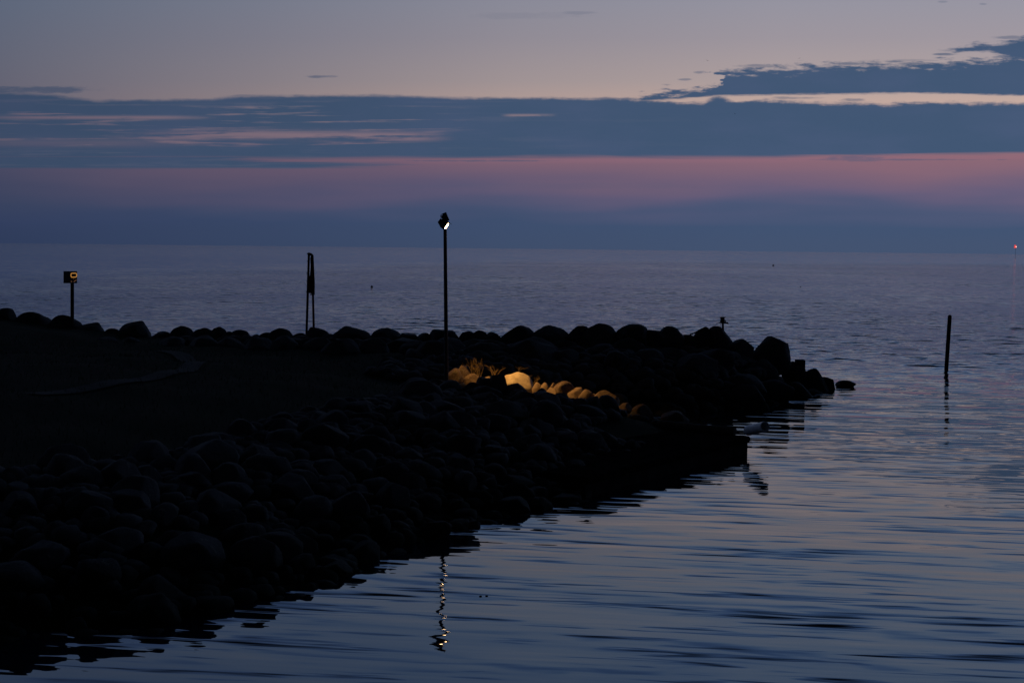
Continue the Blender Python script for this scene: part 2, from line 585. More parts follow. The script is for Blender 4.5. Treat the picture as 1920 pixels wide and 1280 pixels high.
def inside_dist(px, py):
    """signed distance into the land (positive on land)"""
    p = np.stack([px, py], -1)[..., None, :]
    d = PB - PA
    t = np.clip(((p - PA) * d).sum(-1) / (d * d).sum(-1), 0, 1)
    dist = np.sqrt((((PA + t[..., None] * d) - p) ** 2).sum(-1)).min(-1)
    x, y = px[..., None], py[..., None]
    cond = (PA[:, 1] > y) != (PB[:, 1] > y)
    xi = PA[:, 0] + (y - PA[:, 1]) / np.where(PB[:, 1] == PA[:, 1], 1e-9, PB[:, 1] - PA[:, 1]) * d[:, 0]
    ins = (np.sum(cond & (x < xi), -1) % 2) == 1
    return np.where(ins, dist, -dist)


def sst(v, a, b):
    u = np.clip((v - a) / (b - a), 0, 1)
    return u * u * (3 - 2 * u)


def height(px, py):
    px, py = np.asarray(px, float), np.asarray(py, float)
    d = inside_dist(px, py)
    w = sst(py, 41.0, 45.0)
    dd = np.maximum(d, 0)
    near = 1.32 * (1 - np.exp(-(dd / 3.0) ** 1.15))
    near = near + 0.25 * sst(dd, 4.5, 14)
    bw = 1.45 * (1 - np.exp(-(dd / 1.35) ** 1.15))
    bw = bw * (1 - 0.72 * sst(px, 7.9, 10.2))
    z = near * (1 - w) + bw * w
    z = z + 0.60 * sst(-px, 12.5, 22) * sst(py, 44, 53)
    z = np.where(d < 0, np.maximum(d * 0.5, -1.2), z)
    rip = 0.07 * np.sin(px * 1.3 + 0.7 * py) * np.sin(py * 1.1 - 0.5 * px)
    return z + np.where(d > 0.3, rip, 0) - 0.02


gx = np.arange(-46, 13.6, 0.3)
gy = np.arange(11, 62, 0.3)
GX, GY = np.meshgrid(gx, gy)
GZ = height(GX, GY)
ground = link('ground', grid_mesh('ground', gx, gy, GZ, M_GROUND))
tag(ground, kind='structure')


def hz(x, y):
    return float(height(np.array([x]), np.array([y]))[0])


# a trodden path that bends over the grass
pts = [on_z(*p, 1.5) for p in ((60, 745), (190, 728), (280, 712), (345, 697), (368, 680), (340, 664), (285, 654))]
mb = bmesh.new()
prev = None
dense = []
for a, b in zip(pts, pts[1:]):
    for k in range(6):
        dense.append(a.lerp(b, k / 6))
for i, p in enumerate(dense):
    q = dense[min(i + 1, len(dense) - 1)] - dense[max(i - 1, 0)]
    n = Vector((-q.y, q.x, 0)).normalized() * 0.28
    row = []
    for k in (-1, -.33, .33, 1):
        c = p + n * k
        row.append(mb.verts.new((c.x, c.y, hz(c.x, c.y) + 0.03)))
    if prev:
        for k in range(3):
            mb.faces.new((prev[k], prev[k + 1], row[k + 1], row[k]))
    prev = row
me = bpy.data.meshes.new('path')
mb.to_mesh(me)
mb.free()
tag(link('path', me, M_PATH), kind='structure')

# ------------------------------------------------------------------ boulders
def boulder_mesh(seed, facet=0.5, sub=4, flat=False, point=False):
    b = bmesh.new()
    bmesh.ops.create_icosphere(b, subdivisions=sub, radius=1.0)
    r = random.Random(seed)
    off = Vector((r.uniform(-50, 50), r.uniform(-50, 50), r.uniform(-50, 50)))
    planes = []
    for _ in range(r.randint(8, 14)):
        n = Vector((r.gauss(0, 1), r.gauss(0, 1), r.gauss(0, .8))).normalized()
        planes.append((n, r.uniform(0.62, 0.90)))
    for v in b.verts:
        d = v.co.normalized()
        p = d * (1 + 0.20 * mnoise.noise(d * 1.1 + off) + 0.07 * mnoise.noise(d * 2.7 + off))
        for n, h in planes:
            e = p.dot(n) - h
            if e > 0:
                p -= n * e * min(1.0, 0.78 + 0.2 * facet)
        p += d * (0.018 * mnoise.noise(d * 7 + off) + 0.008 * mnoise.noise(d * 17 + off))
        if point and p.z > 0:
            p.x *= 1 - 0.28 * p.z
            p.y *= 1 - 0.3 * p.z
        v.co = p
    # normalise to a unit box, so that placing by outline is exact
    lo = Vector([min(v.co[i] for v in b.verts) for i in range(3)])
    hi = Vector([max(v.co[i] for v in b.verts) for i in range(3)])
    for v in b.verts:
        for i in range(3):
            v.co[i] = (v.co[i] - (lo[i] + hi[i]) / 2) / ((hi[i] - lo[i]) / 2)
    me = bpy.data.meshes.new('boulder')
    b.to_mesh(me)
    b.free()
    for p in me.polygons:
        p.use_smooth = True
    me.materials.append(M_STONE)
    return me


VAR = [boulder_mesh(100 + i, facet=random.uniform(.2, 1.0)) for i in range(14)]
POINT = boulder_mesh(300, .6, point=True)
TIPW = boulder_mesh(311, .5, point=True)
LIT_VAR = []  # boulder shapes that carry the painted-in floodlit tone
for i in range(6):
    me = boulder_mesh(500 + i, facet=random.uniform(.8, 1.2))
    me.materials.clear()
    me.materials.append(M_STONE_LIT)
    LIT_VAR.append(me)
BLK = []                                            # placed: (x, y, rx, ry)


def boulder(loc, sx, sy, sz, rz, mesh, label, group=None, tilt=(0, 0)):
    o = link('boulder', mesh, loc=loc)
    o.scale = (sx, sy, sz)
    o.rotation_euler = (tilt[0], tilt[1], rz)
    tag(o, label, 'boulder', group)
    BLK.append((loc[0], loc[1], max(sx, sy)))
    return o


def px_boulder(x0, x1, top, depth, label, mesh=None, hfrac=0.8, bottom=None, group=None, name=None, deep=1.0, widen=1.0):
    """a boulder whose outline spans x0..x1 and reaches up to row top, standing at the given depth"""
    c = at((x0 + x1) / 2, top, depth)
    s = depth / F
    sx = (x1 - x0) / 2 * s * widen
    sz = sx * hfrac if bottom is None else (bottom - top) / 2 * s
    if depth > 30:
        sz = max(sz, (c.z - hz(c.x, depth) + 0.12) / 2)
        if hz(c.x, depth) < 0: sz = sx * hfrac if bottom is None else (bottom - top) / 2 * s
        if sz > sx * 0.95: sx *= min(1.25, (sz / sx / 0.95) ** 0.5)
    mesh = mesh or random.choice(VAR)
    rz = random.choice((0, math.pi))
    o = boulder((c.x, depth, c.z - sz), sx, sx * random.uniform(.8, 1.05) * deep, sz, rz, mesh, label, group)
    if name: o.name = name
    return o


def ridge_depth(x):
    return float(np.interp(x, [0, 300, 600, 900, 1200, 1400, 1480, 1560], [56, 53.2, 50.6, 49.0, 48.4, 49.2, 50.0, 51.0]))


ridge = [
    (-45, -2, 574, 'dark boulder cut by the left edge of the photo, on the skyline of the bank'),
    (-8, 27, 577, 'round dark boulder at the very left end of the skyline, left of the sign post'),
    (24, 97, 584, 'long low dark boulder on the skyline between the left edge and the sign post'),
    (92, 148, 590, 'dark boulder at the foot of the square sign post'),
    (143, 199, 604, 'low dark boulder on the skyline just right of the sign post'),
    (192, 232, 615, 'small dark boulder filling the dip left of the tall round boulder'),
    (229, 281, 601, 'tall round boulder standing alone on the skyline between sign post and daymark'),
    (282, 328, 621, 'flat low stone on the skyline right of the tall round boulder'),
    (323, 364, 611, 'dark dome boulder on the skyline, third hump right of the sign post'),
    (362, 402, 614, 'dark rounded boulder left of a narrow upright stone on the skyline'),
    (399, 421, 612, 'narrow upright dark stone on the skyline left of the daymark'),
    (419, 439, 621, 'tiny dark stone beside the narrow upright one on the skyline'),
    (436, 470, 618, 'small dark boulder with sloping top halfway between narrow upright stone and daymark'),
    (466, 492, 626, 'lowest flat stone of the skyline left of the daymark'),
    (486, 512, 623, 'small dark stone left of the wide boulder near the daymark'),
    (506, 551, 615, 'wide dark boulder on the skyline immediately left of the daymark'),
    (546, 576, 624, 'low dark stone at the left leg of the daymark'),
    (571, 614, 613, 'dark boulder behind which the right leg of the daymark stands'),
    (612, 691, 611, 'broad smooth boulder on the skyline just right of the daymark'),
    (690, 751, 614, 'dark boulder with a blunt peak midway between daymark and lamp post'),
    (748, 786, 625, 'low flat boulder on the skyline midway between daymark and lamp post'),
    (780, 810, 623, 'small dark boulder left of the lamp post on the skyline'),
    (804, 860, 617, 'round dark boulder crossed by the lamp post on the skyline'),
    (859, 892, 620, 'left one of two joined humps right of the lamp post'),
    (886, 916, 619, 'right one of two joined humps right of the lamp post'),
    (913, 938, 622, 'small dark stone wedged beside the big angular boulder on the skyline'),
    (935, 1004, 610, 'big angular boulder with a slanting top, second group right of the lamp post'),
    (1001, 1067, 610, 'big dark boulder with evenly rounded top above the brightly lit stone'),
    (1063, 1106, 610, 'middle sized boulder leaning against the widest dome of the breakwater'),
    (1099, 1161, 606, 'widest dome boulder on the crest of the breakwater'),
    (1157, 1216, 607, 'square shouldered dark boulder on the breakwater crest'),
    (1212, 1242, 618, 'low dark stone between two domes on the breakwater crest'),
    (1235, 1280, 611, 'round dark boulder near the dip in the breakwater crest'),
    (1270, 1312, 627, 'flat stone lying in the dip of the breakwater crest'),
    (1304, 1336, 612, 'dark knob of a boulder left of the capped post'),
    (1328, 1369, 611, 'steep sided boulder carrying the small capped post'),
    (1360, 1413, 635, 'lower dark boulder just right of the capped post'),
    (1470, 1506, 677, 'low dark stone under the square block near the breakwater tip'),
    (1501, 1552, 690, 'rounded boulder at the outer tip of the breakwater'),
    (1526, 1567, 706, 'last wedge of rock at the waterline of the breakwater tip'),
]
for x0, x1, top, lab in ridge:
    w = x1 - x0
    d = ridge_depth((x0 + x1) / 2)
    hf = 0.85 if w > 30 else 1.3
    if x0 == 1526:
        px_boulder(x0, x1, top, d, lab, mesh=TIPW, bottom=748)
    elif x0 == 1501:
        px_boulder(x0, x1, top, d, lab, mesh=POINT, bottom=776, deep=1.2)
    else:
        px_boulder(x0, x1, top, d, lab, hfrac=hf, widen=1.24 if x1 < 1260 else 1.05)
px_boulder(1409, 1480, 630, 49.6, 'tallest pointed boulder near the outer end of the breakwater', mesh=POINT, bottom=712)
# square block perched near the tip
c0 = at(1491, 674, 50.0)
blk = MB()
blk.box((17 * 50 / F, 0.34, 22 * 50 / F), bevel=0.02)
o = link('stone_block', blk.mesh('stone_block'), M_STONE, loc=(at(1500, 685, 50.0)))
tag(o, 'small square cut block with flat top near the breakwater tip', 'stone block')
# the lone rock awash
r = px_boulder(1567, 1605, 712.5, 51.8, 'small low rock awash just off the breakwater tip', bottom=729)

# ---- stones the floodlight falls on, placed by their outlines
lit = [
    (841, 867, 690, 730, 39.0, 'orange lit jagged stone right against the foot of the lamp post'),
    (853, 879, 684, 718, 39.5, 'orange lit stone behind the jagged one at the lamp post foot'),
    (871, 904, 700, 728, 39.3, 'rounded orange lit stone under the dry stalks'),
    (902, 927, 705, 726, 39.6, 'small orange lit stone behind two black boulders'),
    (938, 1000, 697, 734, 39.2, 'brightest stone of all, wide golden dome lit by the floodlight'),
    (998, 1016, 716, 735, 39.0, 'small lit cobble touching the right end of the golden dome'),
    (1012, 1031, 717, 736, 38.9, 'second small lit cobble right of the golden dome'),
    (1027, 1048, 717, 735, 38.7, 'thin lit sliver of stone beside the brown domed stone'),
    (1041, 1081, 714, 745, 38.5, 'brown domed stone lit by the floodlight, right of the golden one'),
    (1021, 1048, 726, 748, 38.3, 'pinkish lit stone below the brown domed stone'),
    (1064, 1092, 726, 750, 38.3, 'pale ridged stone lit along its top, right of the pinkish one'),
    (1086, 1112, 729, 756, 38.1, 'stone in half shade between pale ridged stone and the two tone boulder'),
    (1107, 1160, 731, 772, 38.0, 'two tone boulder lit on its left side and dark on the right'),
    (1136, 1156, 756, 774, 37.8, 'small pale stone at the foot of the two tone boulder'),
    (1187, 1223, 757, 782, 37.5, 'dimly lit peaked stone right of the two tone boulder'),
    (1157, 1190, 754, 780, 37.7, 'dim brown stone between two tone boulder and peaked stone'),
    (1092, 1116, 738, 760, 38.4, 'small ochre lit stone wedged left of the two tone boulder'),
    (1160, 1180, 764, 782, 37.5, 'faintly lit cobble low between two tone boulder and peaked stone'),
    (1240, 1291, 769, 808, 37.0, 'dim reddish stone at the landward end of the jetty'),
]
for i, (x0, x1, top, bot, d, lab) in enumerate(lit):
    me = LIT_VAR[i % len(LIT_VAR)]
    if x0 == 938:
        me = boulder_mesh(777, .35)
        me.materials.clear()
        me.materials.append(M_STONE_LIT_BRIGHT)
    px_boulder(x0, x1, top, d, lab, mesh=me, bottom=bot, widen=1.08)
for x0, x1, top, bot, d, lab in [
    (917, 949, 701, 748, 36.6, 'black dome boulder hiding the left end of the golden lit stone'),
    (893, 923, 707, 742, 36.7, 'black boulder in front of the dry stalks'),
    (947, 991, 718, 752, 36.5, 'dark boulder directly below the golden lit stone'),
    (1000, 1026, 727, 760, 36.3, 'dark boulder left of the pinkish lit stone'),
    (1100, 1128, 742, 766, 35.9, 'small dark stone left of the two tone boulder'),
    (864, 900, 716, 750, 36.6, 'dark stone at the foot of the lamp post, right side'),
    (808, 838, 716, 744, 36.8, 'dark stone at the foot of the lamp post, left side'),
    (1030, 1070, 740, 772, 35.9, 'dark boulder below the pinkish lit stone'),
    (1070, 1110, 747, 778, 35.7, 'dark boulder in front of the pale ridged stone'),
]:
    px_boulder(x0, x1, top, d, lab, bottom=bot)

# ---- the rest of the riprap: named by bank, stretch and row
ROWS = {0: 'at the waterline', 1: 'halfway up the bank', 2: 'along the top of the bank'}


def near_label(x, y, row, flat):
    P = cam_px(x, y)
    if P < 260: st = 'far left end of near bank'
    elif P < 560: st = 'left part of near bank'
    elif P < 800: st = 'near bank left of lamp reflection'
    elif P < 1000: st = 'near bank below lamp post'
    else: st = 'near bank beside jetty'
    kind = 'flattish' if flat < 0.62 else ('rounded' if flat < 0.76 else 'bulky')
    return f'{kind} dark stone {ROWS[row]}, {st}', f'{kind} stones {ROWS[row]}, {st}'


def cam_px(x, y):
    return 960 + F * x / y


def scatter(n, region, smin, smax, sep, tries=6000):
    got = []
    k = 0
    while len(got) < n and k < tries:
        k += 1
        x, y = region()
        if x is None: continue
        s = random.uniform(smin, smax) * (1.15 if random.random() < .15 else 1)
        if any((x - a) ** 2 + (y - b) ** 2 < ((s + c) * sep) ** 2 for a, b, c in BLK):
            continue
        got.append((x, y, s))
        BLK.append((x, y, s))
    return got


def in_riprap(x, y):
    """on the stony side of the line where the turf begins"""
    px = cam_px(x, y)
    yy = HOR + (CAM_H - hz(x, y)) * F / y + (px - 960) * .0087
    return y < 40.0 and yy > np.interp(px, [-60, 0, 160, 300, 500, 700, 840, 940, 1060, 1160, 1290], [900, 890, 880, 858, 796, 756, 722, 716, 732, 756, 782])


def near_region():
    x, y = random.uniform(-12, 6.5), random.uniform(15.0, 39.5)
    px = cam_px(x, y)
    if px < -60 or px > 1290: return None, None
    d = float(inside_dist(np.array([x]), np.array([y]))[0])
    if d < -0.25 or not in_riprap(x, y): return None, None
    if px > 820 and y > 36.6: return None, None
    # keep off the jetty slab
    v = Vector((x - J0.x, y - J0.y, 0))
    al, ac = v.dot(jd), v.x * -jd.y + v.y * jd.x
    if (-2.7 < al < 0.6 and -0.8 < ac < 3.3) or (-7.6 < al < 0.6 and -1.5 < ac < 0.75): return None, None
    return x, y


for x, y, s in scatter(190, near_region, 0.22, 0.46, 0.60):
    d = float(inside_dist(np.array([x]), np.array([y]))[0])
    row = 0 if d < 0.9 else (1 if d < 3.4 else 2)
    fl = random.uniform(.5, .88)
    lab, grp = near_label(x, y, row, fl)
    BLK.pop(0)
    if d < 0.8: s *= 0.72
    boulder((x, y, hz(x, y) + s * fl * random.uniform(.15, .5)), s * random.uniform(.85, 1.25), s * random.uniform(.8, 1.1), s * fl,
            random.uniform(0, 6.28), random.choice(VAR), lab, grp, (random.uniform(-.3, .3), random.uniform(-.3, .3)))


def bw_region():
    x, y = random.uniform(-22, 11.5), random.uniform(41.5, 51.5)
    px = cam_px(x, y)
    if px < -40 or px > 1560: return None, None
    if y > ridge_depth(px) - 0.9: return None, None
    d = float(inside_dist(np.array([x]), np.array([y]))[0])
    if d < -0.2: return None, None
    if px < 780 and y < ridge_depth(px) - 4.0: return None, None
    if px < 1400 and y < 44.8: return None, None
    return x, y


for x, y, s in scatter(50, bw_region, 0.50, 0.85, 0.60):
    px = cam_px(x, y)
    d = float(inside_dist(np.array([x]), np.array([y]))[0])
    row = 'at the waterline' if d < 1.2 else 'on the slope'
    st = ('of the rear bank near the sign post' if px < 330 else 'of the rear bank near the daymark' if px < 760 else
          'of the breakwater behind the floodlit stones' if px < 1120 else
          'of the breakwater below the capped post' if px < 1400 else 'of the breakwater near its tip')
    fl = random.uniform(.6, .95)
    kind = 'squat' if fl < .78 else 'tall'
    zc = hz(x, y) + s * fl * random.uniform(.0, .4)
    lim = np.interp(px, [0, 330, 1380, 1410, 1480, 1560], [628, 630, 632, 664, 705, 735])
    while proj(x, y, zc + s * fl * 1.05)[1] < lim:
        zc -= 0.04
    boulder((x, y, zc), s * random.uniform(.9, 1.2), s * random.uniform(.8, 1.1), s * fl,
            random.uniform(0, 6.28), random.choice(VAR), f'{kind} black boulder {row} {st}', f'{kind} black boulders {row} {st}',
            (random.uniform(-.25, .25), random.uniform(-.25, .25)))

# ---- small rubble packed between the boulders (uncountable)
TPL = []
for i in range(5):
    me = boulder_mesh(900 + i, .6, sub=2)
    co = np.zeros(len(me.vertices) * 3, np.float32)
    me.vertices.foreach_get('co', co)
    fa = np.zeros(len(me.polygons) * 3, np.int32)
    me.polygons.foreach_get('vertices', fa)
    TPL.append((co.reshape(-1, 3), fa.reshape(-1, 3)))
    bpy.data.meshes.remove(me)
V, FA, nv = [], [], 0
cand = RNG.uniform([-13, 14.5], [9, 51], (9000, 2))
dd = inside_dist(cand[:, 0], cand[:, 1])
hh = height(cand[:, 0], cand[:, 1])
cnt = 0
for (x, y), d, z in zip(cand, dd, hh):
    nearb = y < 41 and -0.3 < d < 9 and in_riprap(x, y)
    bwb = y >= 41 and -0.3 < d < 6 and y < ridge_depth(cam_px(x, y))
    if not (nearb or bwb): continue
    v = Vector((x - J0.x, y - J0.y, 0))
    al, ac = v.dot(jd), v.x * -jd.y + v.y * jd.x
    if (-2.6 < al < 0.6 and -0.5 < ac < 3.2) or (-7.6 < al < 0.6 and -1.5 < ac < 0.3): continue
    px = cam_px(x, y)
    if px < -80 or px > 1580: continue
    if cnt > 2200: break
    cnt += 1
    co, fa = TPL[cnt % 5]
    s = RNG.uniform(.10, .24) * (1.4 if bwb else 1)
    a = RNG.uniform(0, 6.28)
    rot = np.array([[math.cos(a), -math.sin(a), 0], [math.sin(a), math.cos(a), 0], [0, 0, 1]])
    V.append((co * [s * RNG.uniform(.8, 1.3), s, s * RNG.uniform(.55, .9)]) @ rot.T + [x, y, z + s * .2])
    FA.append(fa + nv)
    nv += len(co)
V = np.concatenate(V).astype(np.float32)
FA = np.concatenate(FA).astype(np.int32)
me = bpy.data.meshes.new('rubble')
me.vertices.add(len(V)); me.vertices.foreach_set('co', V.ravel())
me.loops.add(FA.size); me.loops.foreach_set('vertex_index', FA.ravel())
me.polygons.add(len(FA)); me.polygons.foreach_set('loop_start', np.arange(len(FA), dtype=np.int32) * 3)
me.polygons.foreach_set('use_smooth', np.ones(len(FA), bool))
me.update()
tag(link('rubble', me, M_STONE), 'small dark rubble packed between the boulders of both banks', 'rubble', kind='stuff')

# ------------------------------------------------------------------ grass
def blades(name, spots, hmin, hmax, w, mat, lean=.5):
    V, FA = [], []
    for x, y, z in spots:
        h = random.uniform(hmin, hmax)
        a = random.uniform(0, 6.28)
        l = random.gauss(0, lean) * h
        la = random.uniform(0, 6.28)
        ux, uy = math.cos(a) * w, math.sin(a) * w
        n = len(V)
        ex, ey = math.cos(la) * l, math.sin(la) * l
        V += [(x - ux, y - uy, z), (x + ux, y + uy, z), (x + ex * .4 + ux * .6, y + ey * .4 + uy * .6, z + h * .6),
              (x + ex * .4 - ux * .6, y + ey * .4 - uy * .6, z + h * .6), (x + ex, y + ey, z + h)]
        FA += [(n, n + 1, n + 2, n + 3), (n + 3, n + 2, n + 4)]
    me = bpy.data.meshes.new(name)
    me.from_pydata(V, [], FA)
    me.materials.append(mat)
    return me


spots = []
c = RNG.uniform([-24, 21], [0.5, 50], (26000, 2))
d = inside_dist(c[:, 0], c[:, 1]); z = height(c[:, 0], c[:, 1])
for (x, y), dd_, zz in zip(c, d, z):
    if dd_ > 3.6 and not in_riprap(x, y) and y < ridge_depth(cam_px(x, y)) - 2.5 and -40 < cam_px(x, y) < 1000:
        spots.append((x, y, zz - .02))
tag(link('grass', blades('grass', spots, .05, .16, .006, M_GRASS)), 'short dark grass on top of the headland', 'grass', kind='stuff')

# dry stalks lit by the lamp
def stalks(x0, x1, ybase, ytop, depth, n, label):
    V = bmesh.new()
    base = at((x0 + x1) / 2, ybase, depth)
    s = depth / F
    mbx = MB()
    for k in range(n):
        bx = base.x + random.uniform(-.5, .5) * (x1 - x0) * s * .55
        by = depth + random.uniform(-.12, .12)
        hgt = (ybase - ytop) * s * random.uniform(.45, 1.0)
        tipx = bx + random.gauss(-.03, .16)
        tipy = by + random.gauss(0, .12)
        p0 = Vector((bx, by, base.z))
        p2 = Vector((tipx, tipy, base.z + hgt))
        p1 = p0.lerp(p2, .55) + Vector((random.gauss(0, .03), 0, .04))
        mbx.tube(p0, p1, .006, .0045, 5).tube(p1, p2, .0045, .002, 5)
        for _ in range(2):
            q = p1.lerp(p2, random.random())
            mbx.tube(q, q + Vector((random.gauss(0, .06), random.gauss(0, .05), random.uniform(.02, .10))), .003, .0015, 4)
    V.free()
    o = link('dry_plant', mbx.mesh('dry_plant'), M_STALK)
    tag(o, label, 'plant', 'dry plants among the floodlit stones')


stalks(872, 912, 706, 667, 40.0, 20, 'spread tuft of dry stalks catching the lamp light left of the golden stone')
stalks(918, 938, 706, 686, 39.7, 8, 'few thin dry stems just left of the golden stone')
stalks(964, 976, 699, 686, 40.6, 4, 'single dry sprig sticking up behind the golden stone')
stalks(994, 1008, 722, 704, 40.3, 6, 'thin dry sprig at the right end of the golden stone')

# ------------------------------------------------------------------ floodlight on its pole
LD = 38.3
base = at(837.5, 716, LD)
top = at(834.6, 431, LD)
bz = hz(base.x, base.y) - 0.1
lamp = empty('lamp_post', (base.x, LD, bz), 'thin dark pole with a glowing floodlight tilted down to the right', 'lamp post')


def rel(o, *pts):
    return [Vector(p) - Vector(o.location) for p in pts]


def part(name, mb_, mat, parent, smooth=True):
    return link(name, mb_.mesh(name, smooth), mat, parent)


p0, p1 = rel(lamp, (base.x, LD, bz), top)
part('pole', MB().tube(p0, p1, .058, .046, 16), M_POLE, lamp)
part('base_plate', MB().box((.3, .3, .05), Matrix.Translation((0, 0, .10)), .008), M_POLE, lamp)
# lens plane: runs from (834,430) up to (841.5,419); looks right, down and a touch to the viewer
sL = LD / F
la, lb = at(833.8, 430.0, LD), at(841.6, 419.3, LD)
lc = (la + lb) / 2
up = (lb - la).normalized()
nrm = Vector((0.79, -0.13, -0.575))
nrm = (nrm - up * nrm.dot(up)).normalized()
side = up.cross(nrm).normalized()
HM = Matrix((side, up, nrm)).transposed().to_4x4()          # local x = side, y = up, z = light direction
rc = lc - Vector(lamp.location)
T = Matrix.Translation(rc) @ HM
hl = (lb - la).length / 2
hs = part('housing', MB().box((.30, .235, .10), T @ Matrix.Translation((0, 0, -.07)), .012), M_IRON, lamp)
# tapered reflector back
bkp = bmesh.new()
mbh = MB()
fr = [T @ Vector(p) for p in ((-.14, -.105, -.118), (.14, -.105, -.118), (.14, .11, -.118), (-.14, .11, -.118))]
bk = [T @ Vector(p) for p in ((-.10, -.06, -.235), (.10, -.06, -.235), (.10, .075, -.235), (-.10, .075, -.235))]
bkp.free()
part('reflector_back', mbh.prism(fr, bk), M_IRON, lamp, False)
mbh = MB()
for k in range(5):
    mbh.box((.012, .13, .05), T @ Matrix.Translation((-.10 + .05 * k, .01, -.225)))
part('cooling_fins', mbh, M_IRON, hs)
vz = MB()
vz.box((.32, .010, .10), T @ Matrix.Translation((0, .122, -.005)))
vz.box((.010, .235, .05), T @ Matrix.Translation((-.155, 0, -.02)))
vz.box((.010, .235, .02), T @ Matrix.Translation((.155, 0, -.03)))
part('visor', vz, M_IRON, lamp)
lens = MB()
lens.ball((0, 0, 0), 1.0, sub=3)
lens_me = lens.mesh('lens')
for v in lens_me.vertices:
    c = v.co
    v.co = T @ Vector((c.x * .085, c.y * hl, -.012 + max(c.z, -.2) * .018))
link('lens', lens_me, M_LENS, lamp)
# control gear box above, on a yoke
ga, gb = at(834.9, 409.0, LD) - Vector(lamp.location), None
gm = Matrix.Translation(ga) @ Matrix.Rotation(math.radians(-26), 4, 'Y')
gear = part('gear_box', MB().box((.165, .16, .20), Matrix.Translation(ga) @ Matrix.Rotation(math.radians(-24), 4, 'Y'), .014), M_IRON, lamp)
gc = at(834.0, 402.5, LD) - Vector(lamp.location)
part('gear_lid', MB().box((.12, .13, .10), Matrix.Translation(gc) @ Matrix.Rotation(math.radians(-24), 4, 'Y'), .012), M_IRON, gear)
lo = at(828, 405.5, LD) - Vector(lamp.location)
part('cable_loop', MB().path([lo + Vector((math.cos(t) * .035 + .01, 0, math.sin(t) * .055)) for t in [k * math.pi / 8 for k in range(3, 14)]], .009), M_IRON, gear)
yk = at(834.5, 423, LD) - Vector(lamp.location)
pt = p1 - p0
part('yoke', MB().box((.05, .34, .03), Matrix.Translation(p1 + Vector((0, 0, .012)))).box((.05, .012, .17), Matrix.Translation(p1 + Vector((-.03, .165, .09)))).box((.05, .012, .17), Matrix.Translation(p1 + Vector((-.03, -.165, .09)))), M_IRON, lamp)

sp = bpy.data.lights.new('floodlight_beam', 'SPOT')
sp.energy = 1700
sp.color = (1.0, 0.50, 0.13)
sp.spot_size = math.radians(63)
sp.spot_blend = 1.0
sp.shadow_soft_size = 0.06
so = link('floodlight_beam', sp, parent=lamp)
so.location = rc + nrm * 0.06
aim = so.location + Vector(lamp.location) + Vector((2.2, .8, -4.4))
so.rotation_euler = (aim - (Vector(lamp.location) + so.location)).to_track_quat('-Z', 'Y').to_euler()

# ------------------------------------------------------------------ daymark
DD = ridge_depth(581) + 0.4
d0 = at(581, 616, DD)
day = empty('daymark', (d0.x, DD, hz(d0.x, DD)), 'narrow A shaped daymark, two legs carrying a dark board at the top', 'daymark')


def pq(o, x, y, dep):
    return at(x, y, dep) - Vector(o.location)


part('leg', MB().tube(pq(day, 574.3, 640, DD), pq(day, 579.2, 476, DD), .044, .042, 10), M_WOOD, day)
part('leg', MB().tube(pq(day, 588.8, 640, DD + .3), pq(day, 585.0, 478, DD + .05), .042, .038, 10), M_RLEG, day)
fr = [(583.4, 478), (587.9, 478), (590.3, 529), (590.2, 553.5), (586.5, 551), (576.2, 548.5), (577.2, 521), (581.0, 516), (582.2, 500), (581.6, 484)]
part('board', MB().prism([pq(day, x, y, DD + .00) for x, y in fr], [pq(day, x, y, DD + .07) for x, y in fr]), M_BOARD, day, False)
fr = [(575.0, 475.2), (579.0, 473.2), (584.0, 474.6), (588.0, 478.4), (587.2, 481.0), (582.5, 479.5), (577.6, 478.6)]
part('cap', MB().prism([pq(day, x, y, DD - .08) for x, y in fr], [pq(day, x, y, DD + .14) for x, y in fr]), M_IRON, day, False)
for yy in (490, 512.5, 528, 547):
    xx = 578.9 - (yy - 476) * .0285
    part('peg', MB().tube(pq(day, xx, yy, DD), pq(day, xx - 3.4, yy - .4, DD), .012, .010, 6), M_IRON, day)
part('clamp', MB().box((.10, .05, .05), Matrix.Translation(pq(day, 584.5, 552, DD + .02)), .006), M_IRON, day)

# ------------------------------------------------------------------ sign post
SD = ridge_depth(135) - 0.2
s0 = at(135.5, 596, SD)
sg = empty('sign_post', (s0.x, SD, s0.z - .6), 'square box sign on a short post with a glowing yellow mark', 'sign')
part('post', MB().tube(pq(sg, 135.4, 625, SD), pq(sg, 135.4, 530, SD), .070, .068, 12), M_WOOD, sg)
# two panels that meet at a corner towards the viewer
q = lambda x, y, dep: pq(sg, x, y, dep)
L = [q(118.9, 509.3, SD + .16), q(131.6, 509.3, SD - .07), q(131.6, 531, SD - .07), q(118.9, 531, SD + .16)]
R = [q(131.6, 509.3, SD - .07), q(144.5, 509.3, SD + .16), q(144.5, 531, SD + .16), q(131.6, 531, SD - .07)]
bkv = Vector((0, .05, 0))
part('left_panel', MB().prism(L, [p + Vector((.02, .05, 0)) for p in L]), M_SIGN, sg, False)
rp = part('right_panel', MB().prism(R, [p + Vector((-.02, .05, 0)) for p in R]), M_SIGN, sg, False)
part('top_cover', MB().prism([L[0] + Vector((0, 0, .001)), L[1] + Vector((0, -.006, .001)), R[1] + Vector((0, 0, .001))],
                             [L[0] + Vector((0, 0, .02)), L[1] + Vector((0, -.006, .02)), R[1] + Vector((0, 0, .02))]), M_SIGN, sg, False)


def onr(u, v):
    """a point on the right panel: u across, v down, both 0..1"""
    return R[0] + (R[1] - R[0]) * u + (R[3] - R[0]) * v + Vector((.35, -.94, 0)) * .006


